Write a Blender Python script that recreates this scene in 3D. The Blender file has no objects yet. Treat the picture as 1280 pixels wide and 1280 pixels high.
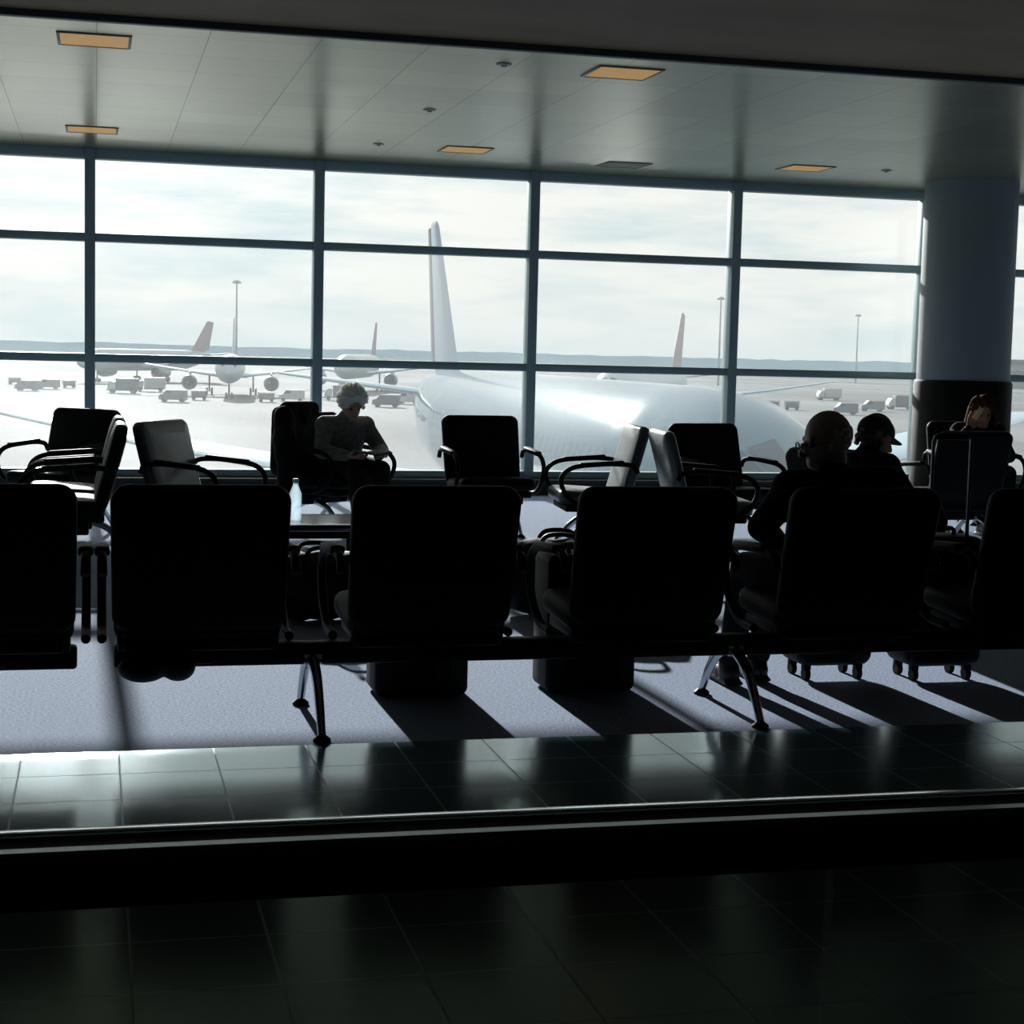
import bpy, bmesh, math, random
from mathutils import Vector, Matrix
random.seed(7)
sc = bpy.context.scene
C = sc.collection
V = Vector
rad = math.radians
sin, cos, pi = math.sin, math.cos, math.pi
sc.view_settings.view_transform = 'Standard'

# ------------------------------------------------------------------ camera
FPX = 2100.0
H = 1.30
ROLL = math.atan(.024); PITCH = math.atan(195.9/2100); YAW = math.atan(.249)
Fw = V((sin(YAW)*cos(PITCH), cos(YAW)*cos(PITCH), -sin(PITCH)))
R0 = V((cos(YAW), -sin(YAW), 0)); U0 = R0.cross(Fw)
rr = R0*cos(ROLL) + U0*sin(ROLL); uu = -R0*sin(ROLL) + U0*cos(ROLL)
cd = bpy.data.cameras.new('camera'); cam = bpy.data.objects.new('camera', cd); C.objects.link(cam)
M = Matrix((rr, uu, -Fw)).transposed().to_4x4(); M.translation = V((0, 0, H)); cam.matrix_world = M
cd.sensor_width = 36; cd.lens = FPX/1280*36; cd.clip_end = 6000; cd.clip_start = .05
sc.camera = cam
def ray(px, py): return Fw*FPX + rr*(px-640) - uu*(py-640)
def at_y(px, py, Y):
    d = ray(px, py); return V((0, 0, H)) + d*(Y/d.y)
def at_z(px, py, Z):
    d = ray(px, py); return V((0, 0, H)) + d*((Z-H)/d.z)
def polar(px, D, z=0):
    x = (px-640)/FPX*D
    return V((D*sin(YAW)+x*cos(YAW), D*cos(YAW)-x*sin(YAW), z))

# ------------------------------------------------------------------ materials
def mat(name, col, rough=.5, metal=0, spec=.5, var=0, scale=20, emit=None, es=1, coat=0, coatr=.03, sheen=0, stretch=None, sss=0):
    m = bpy.data.materials.new(name); m.use_nodes = True
    nt = m.node_tree; b = nt.nodes['Principled BSDF']
    b.inputs['Base Color'].default_value = (*col, 1); b.inputs['Roughness'].default_value = rough
    b.inputs['Metallic'].default_value = metal; b.inputs['Specular IOR Level'].default_value = spec
    b.inputs['Coat Weight'].default_value = coat; b.inputs['Coat Roughness'].default_value = coatr
    b.inputs['Sheen Weight'].default_value = sheen; b.inputs['Sheen Roughness'].default_value = .35
    if sss:
        b.inputs['Subsurface Weight'].default_value = 1; b.inputs['Subsurface Radius'].default_value = (1, .95, .85); b.inputs['Subsurface Scale'].default_value = sss
    if emit: b.inputs['Emission Color'].default_value = (*emit, 1); b.inputs['Emission Strength'].default_value = es
    if var:
        tc = nt.nodes.new('ShaderNodeTexCoord'); n = nt.nodes.new('ShaderNodeTexNoise'); n.inputs['Scale'].default_value = scale; n.inputs['Detail'].default_value = 5
        src = tc.outputs['Object']
        if stretch:
            mp = nt.nodes.new('ShaderNodeMapping'); mp.inputs['Scale'].default_value = stretch; nt.links.new(src, mp.inputs['Vector']); src = mp.outputs[0]
        nt.links.new(src, n.inputs['Vector'])
        r = nt.nodes.new('ShaderNodeValToRGB'); r.color_ramp.elements[0].position = .35; r.color_ramp.elements[1].position = .65
        r.color_ramp.elements[0].color = (*[c*(1-var) for c in col], 1); r.color_ramp.elements[1].color = (*[min(1, c*(1+var)) for c in col], 1)
        nt.links.new(n.outputs['Fac'], r.inputs['Fac']); nt.links.new(r.outputs['Color'], b.inputs['Base Color'])
    return m
def grid_mask(nt, sx, sy, w, ox=0, oy=0):
    tc = nt.nodes.new('ShaderNodeTexCoord'); sp = nt.nodes.new('ShaderNodeSeparateXYZ'); nt.links.new(tc.outputs['Object'], sp.inputs[0])
    outs = []
    for ax, s, o in (('X', sx, ox), ('Y', sy, oy)):
        a = nt.nodes.new('ShaderNodeMath'); a.operation = 'ADD'; a.inputs[1].default_value = o; nt.links.new(sp.outputs[ax], a.inputs[0])
        d = nt.nodes.new('ShaderNodeMath'); d.operation = 'DIVIDE'; d.inputs[1].default_value = s; nt.links.new(a.outputs[0], d.inputs[0])
        f = nt.nodes.new('ShaderNodeMath'); f.operation = 'FRACT'; nt.links.new(d.outputs[0], f.inputs[0])
        l = nt.nodes.new('ShaderNodeMath'); l.operation = 'LESS_THAN'; l.inputs[1].default_value = w/s; nt.links.new(f.outputs[0], l.inputs[0])
        outs.append(l)
    m = nt.nodes.new('ShaderNodeMath'); m.operation = 'MAXIMUM'
    nt.links.new(outs[0].outputs[0], m.inputs[0]); nt.links.new(outs[1].outputs[0], m.inputs[1])
    return m.outputs[0]
def gridmat(name, col, seam, rough, metal, sx, sy, w, ox=0, oy=0, spec=.5, seam_rough=.7, coat=0, mottle=0):
    m = mat(name, col, rough, metal, spec, coat=coat, coatr=rough*.9); nt = m.node_tree; b = nt.nodes['Principled BSDF']
    g = grid_mask(nt, sx, sy, w, ox, oy)
    mx = nt.nodes.new('ShaderNodeMix'); mx.data_type = 'RGBA'
    mx.inputs['A'].default_value = (*col, 1); mx.inputs['B'].default_value = (*seam, 1)
    nt.links.new(g, mx.inputs['Factor']); nt.links.new(mx.outputs['Result'], b.inputs['Base Color'])
    mr = nt.nodes.new('ShaderNodeMapRange'); mr.inputs['To Min'].default_value = rough; mr.inputs['To Max'].default_value = seam_rough
    nt.links.new(g, mr.inputs['Value']); nt.links.new(mr.outputs['Result'], b.inputs['Roughness'])
    if mottle:                                  # every panel has a tone of its own
        tc = nt.nodes.new('ShaderNodeTexCoord'); sn = nt.nodes.new('ShaderNodeVectorMath'); sn.operation = 'SNAP'; sn.inputs[1].default_value = (sx, sy, 10)
        nt.links.new(tc.outputs['Object'], sn.inputs[0])
        wn = nt.nodes.new('ShaderNodeTexWhiteNoise'); wn.noise_dimensions = '2D'; nt.links.new(sn.outputs[0], wn.inputs['Vector'])
        r = nt.nodes.new('ShaderNodeValToRGB')
        r.color_ramp.elements[0].color = (*[c*(1-mottle) for c in col], 1); r.color_ramp.elements[1].color = (*[c*(1+mottle) for c in col], 1)
        nt.links.new(wn.outputs['Value'], r.inputs['Fac']); nt.links.new(r.outputs['Color'], mx.inputs['A'])
    return m
def glassmat(name, tint, gloss=.07, rough=.02, scatter=0, haze=0, dcol=(.85, .96, 1)):
    m = bpy.data.materials.new(name); m.use_nodes = True; nt = m.node_tree; nt.nodes.clear()
    o = nt.nodes.new('ShaderNodeOutputMaterial'); mx = nt.nodes.new('ShaderNodeMixShader')
    t = nt.nodes.new('ShaderNodeBsdfTransparent'); t.inputs['Color'].default_value = (*tint, 1)
    g = nt.nodes.new('ShaderNodeBsdfGlossy'); g.inputs['Roughness'].default_value = rough
    mx.inputs['Fac'].default_value = gloss
    nt.links.new(t.outputs[0], mx.inputs[1]); nt.links.new(g.outputs[0], mx.inputs[2])
    out = mx
    def add(sh, f):
        k = nt.nodes.new('ShaderNodeMixShader'); k.inputs['Fac'].default_value = f
        nt.links.new(out.outputs[0], k.inputs[1]); nt.links.new(sh.outputs[0], k.inputs[2]); return k
    if haze:                                   # rough refraction put in for bloom around bright spots outside
        rf = nt.nodes.new('ShaderNodeBsdfRefraction'); rf.inputs['IOR'].default_value = 1.18; rf.inputs['Roughness'].default_value = .42; rf.inputs['Color'].default_value = (*tint, 1)
        out = add(rf, haze)
    if scatter:                                   # translucent share: haze veil put into the panes, milky plastic on the bottle
        tl = nt.nodes.new('ShaderNodeBsdfTranslucent'); tl.inputs['Color'].default_value = (*dcol, 1)
        out = add(tl, scatter)
    nt.links.new(out.outputs[0], o.inputs['Surface'])
    return m

m_tile = gridmat('floor tile', (.135, .225, .255), (.175, .27, .30), .17, 0, .30, .30, .006, -.07, -.06, spec=1.0, seam_rough=.35)
_b = m_tile.node_tree.nodes['Principled BSDF']; _b.inputs['IOR'].default_value = 2.0; _b.inputs['Specular Tint'].default_value = (.70, .94, 1, 1)
m_carpet = mat('carpet', (.28, .345, .48), .95, 0, .1, .3, 90)
m_ceil = gridmat('ceiling panel', (.345, .35, .235), (.19, .19, .13), .28, .8, .60, .60, .006, seam_rough=.40, mottle=.10)
m_soffit = mat('soffit', (.20, .145, .08), .6, 0, .2, .2, 1.0, stretch=(.3, 1.2, 1))
m_wall = mat('dark wall', (.06, .06, .058), .7)
m_frame = mat('window frame', (.26, .36, .37), .45, .3)
m_glass = glassmat('window glass', (.97, .99, .99), .05, scatter=.009, haze=.14)
m_glasst = glassmat('upper window glass', (.97, .99, .99), .05, scatter=.009)
m_dglass = glassmat('tinted balustrade glass', (.64, .64, .60), .035)
m_column = mat('column paint', (.19, .225, .235), .6)
m_colbase = mat('column cladding', (.006, .006, .006), .6, 0, .1)
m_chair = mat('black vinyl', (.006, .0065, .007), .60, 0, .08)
m_chair_sheen = mat('black vinyl with window sheen', (.045, .054, .063), .32, 0, 1.0)  # lighter, glossier copy of the seat vinyl; pale window sheen put into it
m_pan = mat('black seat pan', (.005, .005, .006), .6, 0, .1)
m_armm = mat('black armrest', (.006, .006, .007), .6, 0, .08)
m_legm = mat('chromed steel leg', (.50, .53, .56), .16, 1)
m_hand = mat('dark grey tube', (.10, .11, .12), .3, .8)
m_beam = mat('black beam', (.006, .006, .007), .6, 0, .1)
m_rubber = mat('black rubber', (.006, .006, .006), .6, 0, .2)
m_rail = mat('black handrail rubber', (.007, .008, .008), .6, 0, .22)
m_steel = mat('brushed steel', (.80, .88, .90), .16, 1)
m_rail_glint = mat('grey rail highlight strip', (.22, .27, .29), .3, .9)
m_lframe = mat('light frame', (.24, .21, .15), .5, .3)
m_light = mat('warm diffuser', (.3, .22, .08), .5, emit=(1, .54, .15), es=.28)
m_unlit = mat('unlit diffuser', (.13, .10, .06), .5)
m_det = mat('detector plastic', (.45, .45, .38), .5)
m_apron = mat('apron concrete', (.135, .142, .144), .9, 0, .2, .5, .035, stretch=(1, .3, 1))
m_wing = mat('aircraft wing grey', (.46, .60, .72), .28, .2, .5)
m_fin = mat('aircraft fin grey', (.27, .34, .43), .35)
m_red = mat('aircraft red', (.29, .215, .225), .6)
m_redg = mat('aircraft rudder', (.20, .15, .19), .5)
m_eng = mat('aircraft engine', (.22, .25, .27), .35, .3)
m_dark = mat('dark metal', (.03, .033, .036), .5)
m_wd = mat('aircraft glass', (.05, .06, .07), .1)
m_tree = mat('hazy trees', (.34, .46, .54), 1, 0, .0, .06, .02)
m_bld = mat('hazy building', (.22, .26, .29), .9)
m_vw = mat('vehicle white', (.40, .43, .45), .4)
m_vd = mat('vehicle blue grey', (.07, .085, .11), .5)
m_vy = mat('vehicle grey', (.13, .14, .15), .5)
m_mast = mat('mast steel', (.34, .38, .40), .6)
m_case = mat('black luggage', (.007, .007, .008), .6, 0, .15)
m_case2 = mat('charcoal luggage', (.008, .008, .009), .55, 0, .15)
m_table = mat('glossy black table top', (.010, .012, .014), .14, 0, 1.0)
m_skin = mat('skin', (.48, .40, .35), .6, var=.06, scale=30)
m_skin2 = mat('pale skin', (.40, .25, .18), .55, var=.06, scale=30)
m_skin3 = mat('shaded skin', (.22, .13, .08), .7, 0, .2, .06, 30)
m_jacket = mat('dark jacket', (.008, .008, .009), .9, 0, .1, .2, 40)
m_trouser = mat('dark trousers', (.010, .010, .012), .9, 0, .2)
m_blouse = mat('pale blouse', (.15, .145, .135), .8, var=.3, scale=35, sheen=.5)
m_page = mat('book page', (.3, .3, .28), .8)
m_shoe = mat('black shoe', (.008, .008, .008), .5)
m_ghair = mat('grey hair', (.74, .74, .72), .8, var=.15, scale=80, sheen=.8)
m_whair = mat('light grey hair', (.84, .84, .81), .7, sheen=1, sss=.05)
m_rhair = mat('reddish brown hair', (.060, .020, .010), .9, 0, .05, .10, 60)
m_dhair = mat('dark hair', (.015, .012, .010), .6)
m_cap = mat('black cap', (.008, .008, .010), .8)
m_eye = mat('eye', (.03, .02, .015), .15)
m_glasses = mat('dark spectacle frame', (.02, .02, .02), .3)
m_paper = mat('pale paper', (.66, .52, .25), .8)
m_book = mat('dark book cover', (.015, .013, .014), .6)
m_water = glassmat('water bottle plastic', (.86, .93, .97), .12, .1, scatter=.30, dcol=(.72, .82, .90))
m_bcap = mat('bottle cap', (.6, .66, .70), .4)
m_curb = mat('curb', (.05, .055, .055), .6)

def add_windows(m, wcol):
    nt = m.node_tree; b = nt.nodes['Principled BSDF']
    tc = nt.nodes.new('ShaderNodeTexCoord'); sp = nt.nodes.new('ShaderNodeSeparateXYZ'); nt.links.new(tc.outputs['Object'], sp.inputs[0])
    def mth(op, a, bb=None):
        n = nt.nodes.new('ShaderNodeMath'); n.operation = op
        nt.links.new(a, n.inputs[0])
        if isinstance(bb, float): n.inputs[1].default_value = bb
        elif bb is not None: nt.links.new(bb, n.inputs[1])
        return n.outputs[0]
    f = mth('LESS_THAN', mth('FRACT', mth('DIVIDE', sp.outputs['Y'], .6)), .42)
    z = mth('LESS_THAN', mth('ABSOLUTE', mth('SUBTRACT', sp.outputs['Z'], 4.85)), .2)
    y = mth('LESS_THAN', mth('ABSOLUTE', sp.outputs['Y']), 15.5)
    k = mth('MULTIPLY', mth('MULTIPLY', f, z), y)
    mx = nt.nodes.new('ShaderNodeMix'); mx.data_type = 'RGBA'; mx.inputs['A'].default_value = b.inputs['Base Color'].default_value; mx.inputs['B'].default_value = (*wcol, 1)
    nt.links.new(k, mx.inputs['Factor']); nt.links.new(mx.outputs['Result'], b.inputs['Base Color'])
m_fus = mat('aircraft fuselage white', (.13, .20, .255), .092, 0, .10); add_windows(m_fus, (.10, .155, .20))  # hull kept dark so the glint shows; cabin windows faded as by glare
_b = m_fus.node_tree.nodes['Principled BSDF']; _b.inputs['Anisotropic'].default_value = .92      # made-up anisotropy that shapes the sun glint on the hull
_t = m_fus.node_tree.nodes.new('ShaderNodeTangent'); _t.direction_type = 'RADIAL'; _t.axis = 'Y'
m_fus.node_tree.links.new(_t.outputs[0], _b.inputs['Tangent'])
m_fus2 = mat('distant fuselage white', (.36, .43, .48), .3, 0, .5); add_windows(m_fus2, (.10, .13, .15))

# ------------------------------------------------------------------ mesh helpers
def catmull(pts, n):
    pts = [V(p) for p in pts]; out = []
    P = [pts[0]*2-pts[1]] + pts + [pts[-1]*2-pts[-2]]
    for i in range(1, len(P)-2):
        a, b, c, d = P[i-1], P[i], P[i+1], P[i+2]
        for k in range(n):
            t = k/n
            out.append(.5*((2*b)+(c-a)*t+(2*a-5*b+4*c-d)*t*t+(3*b-a-3*c+d)*t**3))
    out.append(pts[-1]); return out
class MB:
    def __init__(s): s.bm = bmesh.new()
    def box(s, c, size, rot=None, bev=0, seg=2):
        v = bmesh.ops.create_cube(s.bm, size=1)['verts']
        mt = Matrix.Translation(V(c)) @ (rot.to_4x4() if rot else Matrix.Identity(4)) @ Matrix.Diagonal((*size, 1))
        bmesh.ops.transform(s.bm, matrix=mt, verts=v)
        if bev:
            e = list({x for q in v for x in q.link_edges})
            bmesh.ops.bevel(s.bm, geom=e, offset=bev, segments=seg, affect='EDGES', profile=.5)
        return s
    def loft(s, rings, cap=True):
        vs = [[s.bm.verts.new(p) for p in r] for r in rings]; n = len(vs[0])
        for a, b in zip(vs[:-1], vs[1:]):
            for i in range(n):
                s.bm.faces.new((a[i], a[(i+1) % n], b[(i+1) % n], b[i]))
        if cap:
            s.bm.faces.new(list(reversed(vs[0]))); s.bm.faces.new(vs[-1])
        return s
    def tube(s, pts, r, seg=10, sub=0, flat=None):
        pts = catmull(pts, sub) if sub else [V(p) for p in pts]
        n = len(pts); rings = []; up = None
        for i, p in enumerate(pts):
            t = (pts[min(i+1, n-1)]-pts[max(i-1, 0)]).normalized()
            if up is None:
                up = V((0, 0, 1)) if abs(t.z) < .9 else V((1, 0, 0))
            a = t.cross(up).normalized(); b = a.cross(t).normalized(); up = b
            rad_ = r if isinstance(r, (int, float)) else r[0]+(r[1]-r[0])*i/(n-1)
            fl = flat or 1
            rings.append([p+a*rad_*cos(2*pi*k/seg)*fl+b*rad_*sin(2*pi*k/seg) for k in range(seg)])
        return s.loft(rings)
    def ell(s, c, size, mt=None, u=20, v=12):
        q = bmesh.ops.create_uvsphere(s.bm, u_segments=u, v_segments=v, radius=1)['verts']
        m_ = Matrix.Translation(V(c)) @ Matrix.Diagonal((*size, 1))
        if mt is not None: m_ = mt @ m_
        bmesh.ops.transform(s.bm, matrix=m_, verts=q); return s
    def cap(s, p, q, r1, r2, mt=None, seg=14):
        p = V(p); q = V(q)
        if mt is not None: p = mt @ p; q = mt @ q
        for c, r in ((p, r1), (q, r2)):
            vv = bmesh.ops.create_uvsphere(s.bm, u_segments=seg, v_segments=8, radius=r)['verts']
            bmesh.ops.translate(s.bm, vec=c, verts=vv)
        d = q-p
        if d.length > 1e-5:
            vv = bmesh.ops.create_cone(s.bm, cap_ends=True, segments=seg, radius1=r1, radius2=r2, depth=d.length)['verts']
            bmesh.ops.transform(s.bm, matrix=Matrix.Translation((p+q)/2) @ d.to_track_quat('Z', 'Y').to_matrix().to_4x4(), verts=vv)
        return s
    def lathe(s, prof, mt=None, seg=24):
        mt = mt if mt is not None else Matrix.Identity(4)
        return s.loft([[mt @ V((r*cos(2*pi*k/seg), r*sin(2*pi*k/seg), z)) for k in range(seg)] for r, z in prof])
    def prism(s, pts, x0, x1):          # pts in (y,z), extruded along x
        return s.loft([[V((x, a, b)) for a, b in pts] for x in (x0, x1)])
    def pad(s, w, h, t, r, mt, e=.03, dome=.008, taper=0):
        e = min(e, t/2-.001); n = 6
        def outline(ins, z):
            pts = []; rc = max(r-ins, .006); hw = w/2-ins; hh = h/2-ins
            for q, (sx, sy) in enumerate(((1, 1), (-1, 1), (-1, -1), (1, -1))):
                for k in range(n+1):
                    a = rad(90*q+90*k/n)
                    x = sx*(hw-rc)+rc*cos(a); y = sy*(hh-rc)+rc*sin(a)
                    x *= 1+taper*y/h
                    pts.append(mt @ V((x, y, z)))
            return pts
        rings = [outline(e+.06, -t/2-dome)]
        for a in (0, 30, 60, 90): rings.append(outline(e*(1-sin(rad(a))), -t/2+e*(1-cos(rad(a)))))
        rings.append(outline(0, t/2-e))
        for a in (60, 30, 0): rings.append(outline(e*(1-sin(rad(a))), t/2-e*(1-cos(rad(a)))))
        rings.append(outline(e+.06, t/2+dome))
        return s.loft(rings)
    def mesh(s, name, m, angle=38):
        bmesh.ops.recalc_face_normals(s.bm, faces=s.bm.faces)
        me = bpy.data.meshes.new(name); s.bm.to_mesh(me); s.bm.free()
        me.polygons.foreach_set('use_smooth', [True]*len(me.polygons))
        me.set_sharp_from_angle(angle=rad(angle))
        if m: me.materials.append(m)
        return me
    def build(s, name, m, parent=None, angle=38, loc=(0, 0, 0)):
        return obj(name, s.mesh(name, m, angle), parent, loc)
    def bake(s, name, m, parent=None, voxel=.006, it=4, loc=(0, 0, 0)):
        bmesh.ops.recalc_face_normals(s.bm, faces=s.bm.faces)
        me = bpy.data.meshes.new('tmp'); s.bm.to_mesh(me); s.bm.free()
        o = bpy.data.objects.new('tmp', me); C.objects.link(o)
        md = o.modifiers.new('r', 'REMESH'); md.mode = 'VOXEL'; md.voxel_size = voxel
        if it:
            sm = o.modifiers.new('s', 'SMOOTH'); sm.factor = .5; sm.iterations = it
        dg = bpy.context.evaluated_depsgraph_get(); dg.update()
        m2 = bpy.data.meshes.new_from_object(o.evaluated_get(dg)); m2.name = name
        bpy.data.objects.remove(o); bpy.data.meshes.remove(me)
        m2.polygons.foreach_set('use_smooth', [True]*len(m2.polygons))
        m2.materials.clear(); m2.materials.append(m)
        return obj(name, m2, parent, loc)
def obj(name, me, parent=None, loc=(0, 0, 0), rz=0):
    o = bpy.data.objects.new(name, me); C.objects.link(o); o.location = loc; o.rotation_euler = (0, 0, rz)
    if parent: o.parent = parent
    return o
def tag(o, label=None, cat=None, group=None, kind=None):
    for k, v in (('label', label), ('category', cat), ('group', group), ('kind', kind)):
        if v: o[k] = v
    return o
def thing(name, label, cat, loc=(0, 0, 0), rz=0, group=None, kind=None):
    o = bpy.data.objects.new(name, None); C.objects.link(o); o.empty_display_size = .2
    o.location = loc; o.rotation_euler = (0, 0, rz)
    return tag(o, label, cat, group, kind)
def RX(a): return Matrix.Rotation(rad(a), 4, 'X')
def RY(a): return Matrix.Rotation(rad(a), 4, 'Y')
def RZ(a): return Matrix.Rotation(rad(a), 4, 'Z')
T = Matrix.Translation

# ------------------------------------------------------------------ room shell
X0, X1, YB, YW, ZC = -10.05, 17.95, -4.0, 15.3, 3.0
YC = 5.46
def struct(name, mb, m, label, cat): return tag(mb.build(name, m), label, cat, kind='structure')
struct('floor', MB().box(((X0+X1)/2, (YB+YC)/2, -.1), (X1-X0, YC-YB, .2)), m_tile, 'dark polished square floor tiles along the walkway', 'floor')
struct('floor', MB().box(((X0+X1)/2, (YC+YW)/2+.1, -.1), (X1-X0, YW-YC+.2, .2)), m_carpet, 'blue grey carpet under the seating', 'carpet')
struct('ceiling', MB().box(((X0+X1)/2, (8.9+YW)/2+.1, ZC+.1), (X1-X0, YW-8.9+.2, .2)), m_ceil, 'satin metal panel ceiling by the windows', 'ceiling')
struct('ceiling', MB().box(((X0+X1)/2, (YB+8.9)/2, ZC+.06), (X1-X0, 8.9-YB, .2)), m_soffit, 'dark smooth ceiling over the walkway', 'ceiling')
tr = MB(); tr.box(((X0+X1)/2, 8.93, ZC-.03), (X1-X0, .06, .09), bev=.006); tr.box(((X0+X1)/2, 8.99, ZC-.012), (X1-X0, .03, .024))
struct('trim_1', tr, m_dark, 'dark edge strip between the two ceilings', 'trim')
struct('wall_back', MB().box(((X0+X1)/2, YB-.1, ZC/2), (X1-X0+.4, .2, ZC+.4)), m_wall, 'dark wall behind the walkway', 'wall')
struct('wall_left', MB().box((X0-.1, (YB+YW)/2, ZC/2), (.2, YW-YB, ZC+.4)), m_wall, 'dark side wall on the left', 'wall')
struct('wall_right', MB().box((X1+.1, (YB+YW)/2, ZC/2), (.2, YW-YB, ZC+.4)), m_wall, 'dark side wall on the right', 'wall')
SILL = .15
wf = MB(); wf.box(((X0+X1)/2, YW+.05, SILL/2-.02), (X1-X0, .24, SILL)); wf.box(((X0+X1)/2, YW+.02, SILL-.02), (X1-X0, .34, .03), bev=.006)
struct('wall_front', wf, m_curb, 'low dark curb below the windows', 'wall')
hd = MB(); hd.box(((X0+X1)/2, YW+.1, ZC+.02), (X1-X0, .2, .1))
struct('trim_2', hd, m_frame, 'window head strip at the ceiling', 'trim')

Z1, Z2 = 1.19, 2.24
k = 1; x = X0
while x < X1-.1:
    w = thing('window_%d' % k, 'tall three pane window bay facing the apron', 'window', (x, YW, 0), kind='structure')
    f = MB(); f.box((0, .03, (SILL+ZC)/2), (.090, .17, ZC-SILL), bev=.008)
    for z, h in ((SILL+.03, .07), (Z1, .072), (Z2, .072), (ZC-.04, .09)):
        f.box((1.0, .03, z), (1.912, .13, h), bev=.006)
    f.build('window_frame', m_frame, w)
    for a, b, gm_ in ((SILL+.06, Z1-.03, m_glass), (Z1+.03, Z2-.03, m_glass), (Z2+.03, ZC-.08, m_glasst)):
        MB().box((1.0, .05, (a+b)/2), (1.92, .004, b-a)).build('pane', gm_, w)
    k += 1; x += 2.0

cx = at_y(1207, 400, 14.45)
col = thing('column', 'round grey structural column with dark lower cladding', 'column', (cx.x, 14.45, 0), kind='structure')
MB().lathe([(.43, 1.16), (.43, ZC)], seg=48).build('column_shaft', m_column, col)
MB().lathe([(.455, 0), (.455, 1.14), (.44, 1.165), (.43, 1.165)], seg=48).build('column_cladding', m_colbase, col)

# ceiling fittings
def ceil_light(px, py, label, m, s=.37):
    p = at_z(px, py, ZC)
    t = thing('ceiling_light', label, 'ceiling light', (p.x, p.y, ZC), group='square recessed ceiling lights')
    f = MB()
    for a, b, c, d in ((s/2+.009, 0, .018, s+.036), (-s/2-.009, 0, .018, s+.036), (0, s/2+.009, s, .018), (0, -s/2-.009, s, .018)):
        f.box((a, b, -.003), (c, d, .008), bev=.002)
    f.build('frame', m_lframe, t)
    MB().box((0, 0, -.002), (s, s, .004)).build('diffuser', m, t)
ceil_light(118, 50, 'orange ceiling light at far left beside the ceiling edge strip', m_light)
ceil_light(115, 162, 'orange ceiling light at far left, close to the windows', m_light)
ceil_light(778, 91, 'largest orange ceiling light right of centre near the edge strip', m_light)
ceil_light(582, 187, 'orange ceiling light above the tail of the white airliner', m_light)
ceil_light(1007, 210, 'orange ceiling light nearest the grey column', m_light)
ceil_light(780, 206, 'unlit brown ceiling panel light by the windows', m_unlit)
for (px, py, l) in ((630, 80, 'small round ceiling fitting left of the largest orange light'), (537, 137, 'small round ceiling fitting in the middle of the panel ceiling'),
                    (473, 180, 'small round ceiling fitting left of the light above the airliner tail'), (1108, 213, 'small round ceiling fitting close to the column')):
    p = at_z(px, py, ZC)
    t = thing('ceiling_detector', l, 'detector', (p.x, p.y, ZC))
    MB().lathe([(.045, 0), (.045, -.005), (.038, -.008)]).build('base', m_det, t)
    MB().lathe([(.018, -.007), (.018, -.014), (.010, -.019)]).build('sensor', m_det, t)

# ------------------------------------------------------------------ balustrade in the foreground
bal = thing('balustrade', 'dark glass walkway balustrade with black handrail in the foreground', 'balustrade', (0, 1.085, 0))
prof = []
for a in range(20):
    t_ = 2*pi*a/20; c_, s_ = cos(t_), sin(t_)
    prof.append((.034*math.copysign(abs(c_)**.35, c_), .963+.016*math.copysign(abs(s_)**.35, s_)))
MB().prism(prof, -4, 6).build('handrail', m_rail, bal)
MB().box((1, .036, .9785), (10, .015, .006), rot=RX(-5).to_3x3(), bev=.001).build('edge_strip', m_steel, bal)
MB().box((1, -.010, .980), (10, .012, .004), rot=RX(-3).to_3x3()).build('edge_strip', m_rail_glint, bal)  # added strip standing in for a highlight along the rail
MB().box((1, 0, .04), (10, .06, .08), bev=.004).build('base_rail', m_dark, bal)
gx = at_y(1028, 1200, 1.085).x
for i in range(-3, 5):
    MB().box((gx+.6+1.2*i, 0, .51), (1.194, .012, .87)).build('glass_panel', m_dglass, bal)

# ------------------------------------------------------------------ seating
def seat_kit(m):
    a = MB().pad(.56, .47, .09, .07, T((0, .10, .37)) @ RX(3), e=.035).mesh('seat', m)
    b = MB().pad(.58, .52, .075, .06, T((0, -.165, .60)) @ RX(90+15), e=.03, taper=.03).mesh('backrest', m)
    return a, b
kitA = seat_kit(m_chair); kitB = seat_kit(m_chair_sheen)
pm = MB(); pm.box((0, .08, .305), (.50, .42, .045), bev=.012); pm.box((0, -.09, .34), (.54, .05, .12), rot=RX(15).to_3x3(), bev=.012); pm.box((0, 0, .26), (.12, .12, .07), bev=.01)
pan_me = pm.mesh('seat_pan', m_pan)
am = MB(); am.tube([(0, -.175, .55), (0, -.14, .595), (0, -.04, .607), (0, .12, .602), (0, .27, .575), (0, .335, .50), (0, .29, .39), (0, .17, .315), (0, .02, .305)], .0165, 10, 6)
am.box((0, .07, .606), (.052, .30, .034), rot=RX(-4).to_3x3(), bev=.013, seg=3)
arm_me = am.mesh('armrest', m_armm)
lg = MB()
for s_ in (-1, 1):
    lg.tube([(0, 0, .235), (0, s_*.06, .225), (0, s_*.15, .185), (0, s_*.23, .11), (0, s_*.30, .02)], (.026, .017), 10, 5, flat=.85)
lg.box((0, 0, .235), (.07, .10, .05), bev=.012)
leg_me = lg.mesh('leg', m_legm)
glide_me = MB().lathe([(.03, 0), (.03, .010), (.015, .022)], None, 16).mesh('foot_glide', m_rubber)
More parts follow.
